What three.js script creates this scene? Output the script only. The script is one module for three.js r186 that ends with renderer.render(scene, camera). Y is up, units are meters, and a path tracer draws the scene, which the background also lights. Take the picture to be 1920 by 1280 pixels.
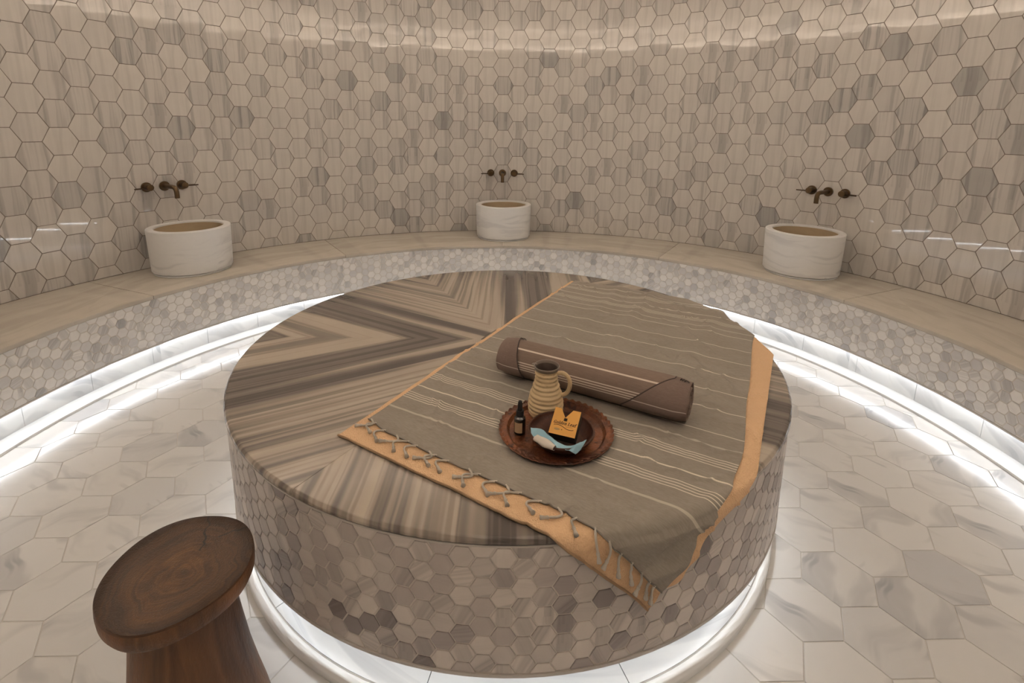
import * as THREE from 'three';
import { mergeGeometries, toCreasedNormals } from 'three/addons/utils/BufferGeometryUtils.js';
import { RectAreaLightUniformsLib } from 'three/addons/lights/RectAreaLightUniformsLib.js';

// ---------------------------------------------------------------- camera, lights, exposure
const scene = new THREE.Scene();
scene.background = new THREE.Color(0, 0, 0);
const FOCAL = 949.54;                                            // pixels of a 1920 x 1280 frame
const camera = new THREE.PerspectiveCamera(2 * Math.atan(640 / FOCAL) * 180 / Math.PI, 1920 / 1280, 0.05, 30);
camera.position.set(0.0066, 1.3624, 1.9094);
camera.rotation.set(-0.1996, 0, 0.0119, 'YXZ');
camera.setViewOffset(1920, 1280, 0, 211.8, 1920, 1280);          // shifted lens (cropped photograph)
scene.add(camera);
camera.updateMatrixWorld(true);

const renderer = new THREE.WebGLRenderer({ antialias: true });
renderer.toneMapping = THREE.LinearToneMapping;
renderer.toneMappingExposure = 1;
renderer.shadowMap.enabled = true;
RectAreaLightUniformsLib.init();

const ROOM = { x: -0.0255, z: 0.071, R: 2.691 };                 // axis and radius of the round room
const BENCH_TOP = 0.4257, BENCH_R = 2.104, PLINTH_R = 2.16, BENCH_LOW = 0.136;
const BENCH_END = 2.06;                                            // the bench stops at the way in, behind the camera
const TOP = 0.521, TABLE_LOW = 0.16;                             // stone platform, radius 1 about the origin

const WARM = new THREE.Color().setRGB(1, 0.885, 0.775), COOL = new THREE.Color().setRGB(0.90, 0.95, 1);
function ringLights(cx, cz, R, y, n, width, color, intensity, dirOf, a0 = 0, a1 = Math.PI * 2) {
  for (let i = 0; i < n; i++) {
    const a = a0 + (i + 0.5) / n * (a1 - a0), s = Math.sin(a), c = Math.cos(a);
    const l = new THREE.RectAreaLight(color, intensity, 2 * R * Math.tan((a1 - a0) / 2 / n), width);
    const x = new THREE.Vector3(c, 0, s), out = new THREE.Vector3(s, 0, -c);
    const d = dirOf(out).normalize(), zz = d.clone().negate(), yy = zz.clone().cross(x);
    l.quaternion.setFromRotationMatrix(new THREE.Matrix4().makeBasis(x, yy, zz));
    l.position.set(cx + R * s, y, cz - R * c);
    scene.add(l);
  }
}
const COVE_R = 2.662, COVE_Y = 2.70;
ringLights(ROOM.x, ROOM.z, COVE_R, COVE_Y + 0.012, 22, 0.014, WARM, 256, () => new THREE.Vector3(0, 1, 0));
ringLights(ROOM.x, ROOM.z, 2.134, BENCH_LOW - 0.014, 24, 0.012, COOL, 16.5, (o) => new THREE.Vector3(0, -1, 0).addScaledVector(o, -4), -BENCH_END, BENCH_END);
ringLights(0, 0, 0.915, TABLE_LOW - 0.014, 18, 0.012, COOL, 7, (o) => new THREE.Vector3(0, -1, 0).addScaledVector(o, 2));

// ---------------------------------------------------------------- helpers
let seed = 20240611;
const rnd = () => { seed = (seed * 1664525 + 1013904223) >>> 0; return seed / 4294967296; };
const rr = (a, b) => a + (b - a) * rnd();
const lerp = (a, b, t) => a + (b - a) * t;
const clamp = (x, a = 0, b = 1) => Math.min(b, Math.max(a, x));
const smooth = (a, b, x) => { const t = clamp((x - a) / (b - a)); return t * t * (3 - 2 * t); };
const hash = (x, y, s) => { let h = (x * 374761393 + y * 668265263 + s * 1274126177) | 0; h = Math.imul(h ^ (h >>> 13), 1274126177); return ((h ^ (h >>> 16)) >>> 0) / 4294967296; };
function noise(x, y, s = 0, px = 0, py = 0) {                     // value noise, optionally tiling every px, py cells
  let x0 = Math.floor(x), y0 = Math.floor(y); const fx = x - x0, fy = y - y0;
  const w = (i, p) => p ? ((i % p) + p) % p : i, u = fx * fx * (3 - 2 * fx), v = fy * fy * (3 - 2 * fy);
  const a = hash(w(x0, px), w(y0, py), s), b = hash(w(x0 + 1, px), w(y0, py), s), c = hash(w(x0, px), w(y0 + 1, py), s), d = hash(w(x0 + 1, px), w(y0 + 1, py), s);
  return lerp(lerp(a, b, u), lerp(c, d, u), v);
}
function fbm(x, y, s, oct = 4, px = 0, py = 0) {
  let v = 0, a = 0.5, t = 0;
  for (let i = 0; i < oct; i++) { v += a * noise(x, y, s + i * 17, px, py); t += a; a *= 0.5; x *= 2; y *= 2; px *= 2; py *= 2; }
  return v / t;
}
function tex(w, h, fn, srgb = true) {                             // fn(u, v) -> [r, g, b] 0..1 (stored values)
  const d = new Uint8Array(w * h * 4);
  for (let j = 0; j < h; j++) for (let i = 0; i < w; i++) {
    const c = fn((i + 0.5) / w, (j + 0.5) / h), k = (j * w + i) * 4;
    d[k] = clamp(c[0]) * 255; d[k + 1] = clamp(c[1]) * 255; d[k + 2] = clamp(c[2]) * 255; d[k + 3] = 255;
  }
  const t = new THREE.DataTexture(d, w, h); t.magFilter = THREE.LinearFilter; t.minFilter = THREE.LinearMipmapLinearFilter; t.generateMipmaps = true;
  t.wrapS = t.wrapT = THREE.RepeatWrapping; if (srgb) t.colorSpace = THREE.SRGBColorSpace; t.needsUpdate = true;
  return t;
}
const mix3 = (a, b, t) => [lerp(a[0], b[0], t), lerp(a[1], b[1], t), lerp(a[2], b[2], t)];
const std = (o) => new THREE.MeshStandardMaterial(o);
const phys = (o) => new THREE.MeshPhysicalMaterial(o);
const lin = (r, g, b) => new THREE.Color().setRGB(r, g, b);

const taken = new Map();
function numbered(name) { const n = taken.get(name) ?? 0; taken.set(name, n + 1); return n ? name + '_' + String(n).padStart(3, '0') : name; }
function part(name, geo, mat, parent, label) {
  const m = new THREE.Mesh(geo, mat); m.name = name; m.castShadow = m.receiveShadow = true;
  if (label) m.userData.label = label;
  parent.add(m); return m;
}
function thing(name, label, category, group) {
  const g = new THREE.Group(); g.name = numbered(name); g.userData = { label, category }; if (group) g.userData.group = group;
  scene.add(g); return g;
}
function structure(name, label, category) {
  const g = new THREE.Group(); g.name = name; g.userData = { kind: 'structure', label, category }; scene.add(g); return g;
}

// a closed profile (r, y) swept round an axis from angle a0 to a1 (0 = away from the camera); fn(a) gives the profile
function sweep(fn, a0, a1, n, cx = 0, cz = 0, closed = false) {
  const pos = [], uv = [], idx = [];
  const rings = []; for (let i = 0; i <= n; i++) { const a = lerp(a0, a1, i / n); rings.push([a, fn(a)]); }
  const m = rings[0][1].length;
  const P = (a, p) => [cx + p[0] * Math.sin(a), p[1], cz - p[0] * Math.cos(a)];
  const push = (a, p, v) => { pos.push(...P(a, p)); uv.push(a * p[0], v); return pos.length / 3 - 1; };
  for (let j = 0; j < m; j++) {
    const k = (j + 1) % m;
    let acc = 0; for (let q = 0; q < j; q++) acc += Math.hypot(rings[0][1][q + 1][0] - rings[0][1][q][0], rings[0][1][q + 1][1] - rings[0][1][q][1]);
    for (let i = 0; i < n; i++) {
      const [aA, pA] = rings[i], [aB, pB] = rings[i + 1], l = Math.hypot(pA[k][0] - pA[j][0], pA[k][1] - pA[j][1]);
      const a = push(aA, pA[j], acc), b = push(aB, pB[j], acc), c = push(aB, pB[k], acc + l), d = push(aA, pA[k], acc + l);
      idx.push(a, c, b, a, d, c);
    }
  }
  if (!closed) for (const e of [0, n]) {
    const [a, p] = rings[e], v2 = p.map((q) => new THREE.Vector2(q[0], q[1])), base = pos.length / 3;
    for (const q of p) push(a, q, q[1]);
    for (const t of THREE.ShapeUtils.triangulateShape(v2, [])) e ? idx.push(base + t[0], base + t[2], base + t[1]) : idx.push(base + t[0], base + t[1], base + t[2]);
  }
  const g = new THREE.BufferGeometry();
  g.setAttribute('position', new THREE.Float32BufferAttribute(pos, 3)); g.setAttribute('uv', new THREE.Float32BufferAttribute(uv, 2)); g.setIndex(idx);
  return toCreasedNormals(g, 0.6);
}
// profile ordered counter-clockwise in (r, y)
const rect = (r0, r1, y0, y1) => [[r0, y0], [r1, y0], [r1, y1], [r0, y1]];
function arcPts(cr, cy, rad, a0, a1, n) { const o = []; for (let i = 0; i <= n; i++) { const a = lerp(a0, a1, i / n); o.push([cr + rad * Math.cos(a), cy + rad * Math.sin(a)]); } return o; }
function lathe(pts, n = 64) { return new THREE.LatheGeometry(pts.map((p) => new THREE.Vector2(p[0], p[1])), n); }

// one flat tile from a convex polygon in the xy plane, bevelled, face towards +z
function tileGeo(poly, thick, bevel, uvFn, color) {
  let cx = 0, cy = 0; for (const p of poly) { cx += p[0] / poly.length; cy += p[1] / poly.length; }
  let inr = 1e9; const n = poly.length;
  for (let i = 0; i < n; i++) { const a = poly[i], b = poly[(i + 1) % n], l = Math.hypot(b[0] - a[0], b[1] - a[1]); if (l > 1e-6) inr = Math.min(inr, Math.abs((b[0] - a[0]) * (cy - a[1]) - (b[1] - a[1]) * (cx - a[0])) / l); }
  const k = Math.max(0.3, 1 - bevel / inr);
  const A = poly.map((p) => [cx + (p[0] - cx) * k, cy + (p[1] - cy) * k, thick]), B = poly.map((p) => [p[0], p[1], thick - bevel * 0.7]), C = poly.map((p) => [p[0], p[1], 0]);
  const pos = [], uv = [], tri = (...v) => { for (const p of v) { pos.push(...p); uv.push(...uvFn(p[0], p[1])); } };
  for (let i = 1; i < n - 1; i++) tri(A[0], A[i], A[i + 1]);
  for (let i = 0; i < n; i++) { const j = (i + 1) % n; tri(A[i], B[i], B[j]); tri(A[i], B[j], A[j]); tri(B[i], C[i], C[j]); tri(B[i], C[j], B[j]); }
  const g = new THREE.BufferGeometry();
  g.setAttribute('position', new THREE.Float32BufferAttribute(pos, 3)); g.setAttribute('uv', new THREE.Float32BufferAttribute(uv, 2));
  const c = new Float32Array(pos.length); for (let i = 0; i < c.length; i += 3) { c[i] = color[0]; c[i + 1] = color[1]; c[i + 2] = color[2]; }
  g.setAttribute('color', new THREE.BufferAttribute(c, 3));
  g.computeVertexNormals(); return g;
}
function hexPoly(sx, sy, gap) {                                   // flat top: half width sx, half height sy, pulled in by half the joint
  const kx = (sx - gap * 0.577) / sx, ky = (sy - gap * 0.5) / sy;
  return [[sx, 0], [sx / 2, sy], [-sx / 2, sy], [-sx, 0], [-sx / 2, -sy], [sx / 2, -sy]].map((p) => [p[0] * kx, p[1] * ky]);
}
function clipY(poly, y, keepAbove) {
  const out = [], f = (p) => keepAbove ? p[1] - y : y - p[1];
  for (let i = 0; i < poly.length; i++) {
    const a = poly[i], b = poly[(i + 1) % poly.length], fa = f(a), fb = f(b);
    if (fa >= 0) out.push(a);
    if ((fa > 0 && fb < 0) || (fa < 0 && fb > 0)) { const t = fa / (fa - fb); out.push([lerp(a[0], b[0], t), lerp(a[1], b[1], t)]); }
  }
  return out;
}
const areaOf = (p) => { let s = 0; for (let i = 0; i < p.length; i++) { const a = p[i], b = p[(i + 1) % p.length]; s += a[0] * b[1] - a[1] * b[0]; } return Math.abs(s) / 2; };

// how large a piece shows in the photograph (0 when out of frame or hidden behind the platform)
const camInv = camera.matrixWorld.clone().invert();
function shows(p, nrm, area, hidden = true) {
  const q = p.clone().applyMatrix4(camInv); if (q.z > -0.1) return 0;
  const x = FOCAL * q.x / -q.z, y = 428.2 - FOCAL * q.y / -q.z;
  if (Math.abs(x) > 985 || y < -25 || y > 1305) return 0;
  const d = camera.position.clone().sub(p), c = d.dot(nrm); if (c <= 0) return 0;
  if (hidden && p.y < TOP) { for (const h of [TOP - 0.02, TABLE_LOW + 0.1]) { const t = (h - p.y) / (camera.position.y - p.y); if (t > 0 && Math.hypot(p.x + d.x * t, p.z + d.z * t) < 0.98) return 0; } }
  return area * c / Math.pow(-q.z, 3);
}
// lay tiles: the 300 that show largest are parts, the rest one joined part
function layTiles(list, mat, parent, name, restName, limit = 300) {
  const order = list.map((t, i) => [t.size, i]).sort((a, b) => b[0] - a[0]), best = new Set(order.slice(0, limit).filter((o) => o[0] > 0).map((o) => o[1]));
  const rest = [];
  list.forEach((t, i) => {
    if (best.has(i)) { const m = part(name, t.geo, mat, parent); m.matrix.copy(t.matrix); m.matrix.decompose(m.position, m.quaternion, m.scale); }
    else rest.push(t.geo.clone().applyMatrix4(t.matrix));
  });
  if (rest.length) { const m = part(restName, mergeGeometries(rest), mat, parent); m.userData.kind = 'stuff'; }
}
const place = (x, y, z, ry, tx = 0, ty = 0) => new THREE.Matrix4().makeTranslation(x, y, z).multiply(new THREE.Matrix4().makeRotationY(ry)).multiply(new THREE.Matrix4().makeRotationX(tx)).multiply(new THREE.Matrix4().makeRotationY(ty));

// ---------------------------------------------------------------- textures
// dolomite-like marble with streaks along v; three bands of u: quiet, streaked, strongly banded
const streakTex = tex(1536, 512, (u, v) => {
  const band = u * 3, k = Math.floor(band), x = u * 60, y = v * 4;
  const warp = (fbm(u * 36, v * 6, 5, 3, 36, 6) - 0.5) * 0.7;
  const s1 = fbm(x + warp, y * 0.25, 11, 4, 60, 1), s2 = fbm(x * 3 + warp * 2, y * 0.4, 23, 3, 180, 0);
  let a = k === 0 ? 0.10 * smooth(0.5, 0.8, s1) + 0.06 * (s2 - 0.5) : k === 1 ? 0.21 * smooth(0.47, 0.75, s1) + 0.10 * smooth(0.5, 0.8, s2) : 0.42 * smooth(0.40, 0.70, s1) + 0.16 * smooth(0.45, 0.8, s2);
  a += (fbm(u * 24, v * 8, 41, 3, 24, 8) - 0.5) * 0.07;
  return mix3([0.985, 0.975, 0.965], [0.50, 0.495, 0.50], a);
});
// soft white marble with slanting grey veins, for the floor
const floorTex = tex(1024, 1024, (u, v) => {
  const p = u * 0.82 + v * 0.57, q = -u * 0.57 + v * 0.82, w = fbm(u * 5, v * 5, 3, 3) - 0.5;
  const soft = smooth(0.46, 0.72, fbm(p * 3 + 9, q * 16 + w * 3, 91, 4)), thin = smooth(0.62, 0.78, fbm(p * 4, q * 42 + w * 6, 71, 3)) * smooth(0.5, 0.65, fbm(u * 6, v * 6, 19, 3));
  const cloud = fbm(u * 9, v * 9, 57, 3) - 0.5, gr = (fbm(u * 60, v * 60, 13, 2) - 0.5) * 0.03;
  return mix3([0.945, 0.94, 0.93], [0.66, 0.665, 0.68], clamp(soft * 0.30 + thin * 0.34 + cloud * 0.14 + gr));
});
// bookmatched slab: bands across u, running along v, a little wavy
const slabTex = tex(1024, 512, (u, v) => {
  const uu = u + (fbm(u * 8, v * 2.4, 7, 3) - 0.5) * 0.014 + (noise(u * 30, v * 2.2, 9) - 0.5) * 0.003;
  const b = fbm(uu * 22, v * 0.5, 51, 3), b2 = fbm(uu * 84, v * 0.6, 77, 2), b3 = noise(uu * 9, 0.5, 31);
  const t = (smooth(0.40, 0.56, b) * 0.72 + smooth(0.48, 0.66, b2) * 0.36) * lerp(0.6, 1.15, b3) + (fbm(u * 50, v * 40, 8, 2) - 0.5) * 0.05;
  const thin = smooth(0.82, 0.92, noise(uu * 110, v * 0.5, 99)) * 0.25;
  return mix3(mix3([0.845, 0.80, 0.735], [0.75, 0.70, 0.645], noise(uu * 34, v * 0.7, 63)), [0.40, 0.375, 0.36], clamp(t + thin));
});
const benchTex = tex(1024, 512, (u, v) => {
  const w = fbm(u * 5, v * 5, 33, 4, 5, 5), b = fbm(u * 5 + w, v * 18 + w * 3, 37, 4, 0, 0);
  return mix3([0.87, 0.845, 0.80], [0.72, 0.69, 0.64], smooth(0.42, 0.80, b) * 0.32 + (fbm(u * 60, v * 60, 3, 2) - 0.5) * 0.06);
});
const basinTex = tex(1024, 512, (u, v) => {
  const w = fbm(u * 6, v * 5, 133, 3, 6, 0) - 0.5, streak = smooth(0.5, 0.78, fbm(u * 5, v * 26 + w * 5, 151, 4, 5, 0));
  const vein = smooth(0.60, 0.74, fbm(u * 8 + v * 3, v * 12 + w * 6, 171, 3)) * smooth(0.5, 0.66, fbm(u * 5, v * 4, 181, 3, 5, 0));
  return mix3([0.965, 0.965, 0.965], [0.58, 0.585, 0.61], clamp(vein * 0.42 + streak * 0.15 + (fbm(u * 70, v * 50, 3, 2, 70, 0) - 0.5) * 0.03));
});
const fineNoise = tex(512, 512, (u, v) => { const n = fbm(u * 64, v * 64, 7, 3, 64, 64); return [n, n, n]; }, false);
const terryBump = tex(512, 512, (u, v) => { const n = noise(u * 128, v * 128, 3, 128, 128) * 0.6 + noise(u * 60, v * 60, 4, 60, 60) * 0.4; return [n, n, n]; }, false);
const weaveBump = tex(512, 512, (u, v) => { const n = 0.5 + 0.25 * Math.sin(u * Math.PI * 2 * 128) * Math.sin(v * Math.PI * 2 * 128) + (noise(u * 200, v * 24, 6, 200, 24) - 0.5) * 0.5; return [n, n, n]; }, false);
const rep = (t, x, y) => { const c = t.clone(); c.repeat.set(x, y); c.needsUpdate = true; return c; };

// ---------------------------------------------------------------- the setting
const groutWall = std({ color: lin(0.20, 0.165, 0.135), roughness: 0.9, bumpMap: rep(fineNoise, 8, 8), bumpScale: 0.0005 });
const groutLight = std({ color: lin(0.66, 0.61, 0.55), roughness: 0.85 });
const groutFloor = std({ color: lin(0.58, 0.55, 0.51), roughness: 0.8 });
const wallTileMat = std({ map: streakTex, vertexColors: true, roughness: 0.03 });
const mosaicMat = std({ map: streakTex, vertexColors: true, roughness: 0.28 });
const floorMat = std({ map: floorTex, vertexColors: true, roughness: 0.17 });

const plaster = std({ color: lin(0.74, 0.70, 0.65), roughness: 0.9, bumpMap: rep(fineNoise, 10, 10), bumpScale: 0.0006 });

{ // round wall with large hexagon tiles
  const wall = structure('wall_round', 'curved wall of large hexagonal marble tiles', 'wall');
  part('grout_bed', sweep(() => rect(ROOM.R + 0.0025, ROOM.R + 0.12, -0.1, 2.66), 0, Math.PI * 2, 260, ROOM.x, ROOM.z, true), groutWall, wall);
  const COLS = 130, cp = Math.PI * 2 / COLS, rp = 0.1512, sx = cp * ROOM.R / 1.5, y0 = 0.9465, th0 = -0.0214;
  const poly = hexPoly(sx, rp / 2, 0.0032);
  const TONES = [[0.70, 0.68, 0.655], [0.67, 0.65, 0.63], [0.62, 0.605, 0.59], [0.56, 0.55, 0.54], [0.47, 0.465, 0.46]];
  const cache = new Map();
  // class 0 plain, 1 faint grey, 2 streaked grey, 3 dark grey, read off the photograph column by column
  const marked = new Map([[-21,5,2],[-19,6,2],[-17,5,2],[-20,4,1],[-19,2,2],[-24,0,3],[-13,7,2],[-14,6,2],[-12,6,2],[-16,-1,3],[-16,3,2],[-17,3,1],[-12,5,2],[-17,1,1],[-12,0,2],[-11,3,2],[-10,5,2],[-19,1,1],[-22,3,1],[-24,3,1],[-23,4,1],[-24,6,1],[-18,6,1],[-22,-1,1],[-18,3,1],[-7,5,3],[-10,5,3],[-5,7,2],[-5,6,2],[-8,4,2],[-5,4,2],[-4,3,3],[-9,0,3],[-7,0,2],[-4,1,2],[-8,-2,2],[3,6,3],[0,5,2],[0,3,2],[6,5,2],[5,3,3],[9,4,2],[1,1,2],[4,2,1],[4,0,2],[2,3,1],[-8,8,2],[-9,7,2],[-2,9,2],[11,-2,2],[-5,-1,1],[3,-2,1],[6,-2,1],[7,5,2],[-10,-1,1],[-4,-1,1],[-6,1,2],[-7,3,1],[6,8,1],[7,7,1],[10,7,1],[-5,8,1],[22,6,3],[21,6,2],[19,5,2],[17,7,3],[18,5,2],[21,4,2],[19,3,2],[21,2,3],[23,3,2],[25,4,3],[25,3,2],[26,3,2],[26,1,3],[27,2,3],[23,2,2],[24,1,2],[17,-2,3],[16,-1,2],[18,3,1],[23,1,2],[13,4,2],[13,5,1],[27,4,3],[27,0,2],[26,0,1],[20,4,2],[16,5,1],[17,3,1],[22,1,2]].map(([c, r, k]) => [c + ',' + r, k]));
  const list = [];
  for (let c = -65; c < 65; c++) for (let r = -7; r < 13; r++) {
    const y = y0 + (r + (c & 1 ? 0.5 : 0)) * rp, th = c * cp + th0;
    let k = marked.get(c + ',' + r);
    if (k === undefined) { const q = rnd(); k = Math.abs(c) < 28 && r > -2 && r < 9 ? (q < 0.62 ? 0 : 1) : q < 0.5 ? 0 : q < 0.82 ? 1 : q < 0.96 ? 2 : 3; }
    const tone = k === 0 ? (rnd() < 0.6 ? 0 : 1) : k === 1 ? (rnd() < 0.6 ? 1 : 2) : k === 2 ? (rnd() < 0.5 ? 2 : 3) : (rnd() < 0.4 ? 3 : 4);
    const band = k === 0 ? 0 : k === 1 ? 1 : (k === 2 ? 2 : 1), vi = Math.floor(rnd() * 8);
    let p = poly; const lo = (Math.abs(th) < BENCH_END + 0.06 ? BENCH_TOP + 0.002 : 0.001) - y, hi = 2.655 - y;
    if (lo > rp / 2 || hi < -rp / 2) continue;
    let key = [tone, band, vi].join();
    if (lo > -rp / 2 || hi < rp / 2) { p = clipY(clipY(poly, lo, true), hi, false); if (areaOf(p) < 0.0008) continue; key += ',' + lo.toFixed(3) + ',' + hi.toFixed(3); }
    if (!cache.has(key)) { const ou = band / 3 + 0.055 + (vi % 4) * 0.065, ov = (vi * 0.37) % 1; cache.set(key, tileGeo(p, 0.009, 0.0014, (x, yy) => [ou + x * 0.6, ov + yy * 1.3], TONES[tone])); }
    const s = Math.sin(th), co = Math.cos(th), R = ROOM.R + 0.009;
    const g = () => (rnd() + rnd() + rnd() - 1.5) * 0.0075;
    list.push({ geo: cache.get(key), matrix: place(ROOM.x + R * s, y, ROOM.z - R * co, -th, g(), g()), size: shows(new THREE.Vector3(ROOM.x + ROOM.R * s, y, ROOM.z - ROOM.R * co), new THREE.Vector3(-s, 0, co), areaOf(p)) });
  }
  layTiles(list, wallTileMat, wall, 'hexagon_tile', 'hexagon_tile_field');
}
{ // ceiling, upper wall and cornice with the light cove
  const c = structure('ceiling', 'plain warm white ceiling above the round room', 'ceiling');
  part('slab', sweep(() => [[0.0001, 3.02], [2.82, 3.02], [2.82, 3.12], [0.0001, 3.12]], 0, Math.PI * 2, 96, ROOM.x, ROOM.z, true), plaster, c);
  const u = structure('wall_upper', 'smooth plaster band of the wall above the light cove', 'wall');
  part('plaster_band', sweep(() => rect(ROOM.R + 0.0025, 2.81, 2.66, 3.02), 0, Math.PI * 2, 160, ROOM.x, ROOM.z, true), plaster, u);
  const t = structure('trim_1', 'cornice ledge that hides the warm light strip', 'trim');
  part('cornice', sweep(() => [[2.54, 2.64], [ROOM.R + 0.01, 2.64], [ROOM.R + 0.01, 2.69], [2.56, 2.69], [2.56, 2.715], [2.54, 2.715]], 0, Math.PI * 2, 160, ROOM.x, ROOM.z, true), plaster, t);
  const strip = part('cove_light_strip', sweep(() => rect(COVE_R - 0.007, COVE_R + 0.007, 2.6905, 2.70), 0, Math.PI * 2, 24, ROOM.x, ROOM.z, true), std({ color: 0xffffff, emissive: WARM, emissiveIntensity: 6, roughness: 0.6 }), scene);
  strip.userData = { label: 'warm light strip lying in the cornice under the ceiling', category: 'light strip' };
}
{ // floor of large hexagon marble tiles
  const f = structure('floor', 'polished floor of large hexagonal white marble tiles', 'floor');
  part('grout_bed', sweep(() => [[0.0001, -0.1], [2.8, -0.1], [2.8, -0.0018], [0.0001, -0.0018]], 0, Math.PI * 2, 120, ROOM.x, ROOM.z, true), groutFloor, f);
  const s = 0.11295, h = Math.sqrt(3) * s, ang = -0.03076, ca = Math.cos(ang), sa = Math.sin(ang), poly = hexPoly(s, h / 2, 0.003), list = [], cache = new Map();
  const TONES = [[0.82, 0.81, 0.80], [0.80, 0.79, 0.78], [0.75, 0.745, 0.745], [0.66, 0.66, 0.675]];
  const GREY = [[1.363, 0.575, 3], [1.192, 0.677, 2], [1.376, 0.757, 2]];      // the greyest tiles in view, on the floor right of the platform
  for (let i = -16; i <= 16; i++) for (let j = -14; j <= 14; j++) {
    const lx = i * 1.5 * s, lz = j * h + (i & 1 ? h / 2 : 0), x = ca * lx - sa * lz + 0.16855, z = sa * lx + ca * lz + 0.11765;
    const R = Math.hypot(x - ROOM.x, z - ROOM.z);
    if (R > (Math.abs(Math.atan2(x - ROOM.x, ROOM.z - z)) < BENCH_END - 0.05 ? 2.21 : 2.6) || Math.hypot(x, z) < 0.62) continue;
    const q = rnd(), grey = GREY.find((m) => Math.hypot(m[0] - x, m[1] - z) < 0.1), tone = grey ? grey[2] : q < 0.55 ? 0 : q < 0.9 ? 1 : q < 0.985 ? 2 : 3, vi = Math.floor(rnd() * 14), key = tone + ',' + vi;
    if (!cache.has(key)) { const ou = 0.14 + 0.72 * ((vi * 0.381) % 1), ov = 0.14 + 0.72 * ((vi * 0.217 + 0.1) % 1), sg = vi % 2 ? 1 : -1; cache.set(key, tileGeo(poly, 0.012, 0.0008, (a, b) => [ou + a * 0.9 * sg, ov + b * 0.9], TONES[tone])); }
    const m = new THREE.Matrix4().makeTranslation(x, -0.012, z).multiply(new THREE.Matrix4().makeRotationY(-ang)).multiply(new THREE.Matrix4().makeRotationX(-Math.PI / 2 + rr(-0.0012, 0.0012))).multiply(new THREE.Matrix4().makeRotationY(rr(-0.0012, 0.0012)));
    list.push({ geo: cache.get(key), matrix: m, size: R > 2.15 ? 0 : shows(new THREE.Vector3(x, 0, z), new THREE.Vector3(0, 1, 0), areaOf(poly)) });
  }
  layTiles(list, floorMat, f, 'hexagon_tile', 'hexagon_tile_field');
}

// mosaic band on a cylinder; facing = 1 looks outwards, -1 looks to the axis
const MOSAIC = [[0.70, 0.685, 0.66], [0.62, 0.61, 0.595], [0.53, 0.52, 0.515], [0.42, 0.415, 0.42], [0.30, 0.30, 0.31]];
function mosaicBand(parent, cx, cz, R, cols, rp, yRef, yLo, yHi, facing, phase, shift, weights) {
  const cp = Math.PI * 2 / cols, sx = cp * R / 1.5, poly = hexPoly(sx, rp / 2, 0.0036), cache = new Map(), list = [];
  for (let c = 0; c < cols; c++) for (let r = -14; r < 14; r++) {
    if (facing < 0 && Math.abs(Math.atan2(Math.sin(c * cp + phase), Math.cos(c * cp + phase))) > BENCH_END - 0.012) continue;
    const y = yRef + (r + (c & 1 ? 0.5 : 0)) * rp; if (y + rp / 2 < yLo + 0.004 || y - rp / 2 > yHi - 0.004) continue;
    const lo = yLo - y, hi = yHi - y; let p = poly;
    const q = rnd(); let tone = 0, acc = 0; for (; tone < 4; tone++) { acc += weights[tone]; if (q < acc) break; }
    const band = rnd() < 0.55 ? 0 : rnd() < 0.7 ? 1 : 2, vi = Math.floor(rnd() * 6); let key = [tone, band, vi].join();
    if (lo > -rp / 2 || hi < rp / 2) { p = clipY(clipY(poly, lo, true), hi, false); if (p.length < 3 || areaOf(p) < 0.00012) continue; key += ',' + lo.toFixed(3) + ',' + hi.toFixed(3); }
    if (!cache.has(key)) { const ou = band / 3 + 0.06 + (vi % 3) * 0.09, ov = (vi * 0.31) % 1, a = vi * 0.9, ca = Math.cos(a), sa = Math.sin(a); cache.set(key, tileGeo(p, 0.008, 0.0011, (x, yy) => [ou + (x * ca - yy * sa) * 0.9, ov + (x * sa + yy * ca) * 1.6], MOSAIC[tone].map((k, i) => k + shift[i]))); }
    const t = c * cp + phase, s = Math.sin(t), co = Math.cos(t), g = () => (rnd() - 0.5) * 0.012;
    const nrm = facing > 0 ? new THREE.Vector3(s, 0, co) : new THREE.Vector3(-s, 0, co);
    const P = facing > 0 ? new THREE.Vector3(cx + R * s, y, cz + R * co) : new THREE.Vector3(cx + R * s, y, cz - R * co);
    const B = P.clone().addScaledVector(nrm, -0.008);
    list.push({ geo: cache.get(key), matrix: place(B.x, B.y, B.z, facing > 0 ? t : -t, g(), g()), size: shows(P, nrm, areaOf(p), facing < 0) });
  }
  layTiles(list, mosaicMat, parent, 'mosaic_tile', 'mosaic_tile_field');
}
const ledMat = std({ color: 0xffffff, emissive: COOL, emissiveIntensity: 7, roughness: 0.5 });
const whiteMarble = std({ map: rep(floorTex, 0.8, 0.8), color: lin(0.82, 0.82, 0.82), roughness: 0.2 });
const stoneEdge = std({ color: lin(0.52, 0.48, 0.44), roughness: 0.4 });

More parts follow.
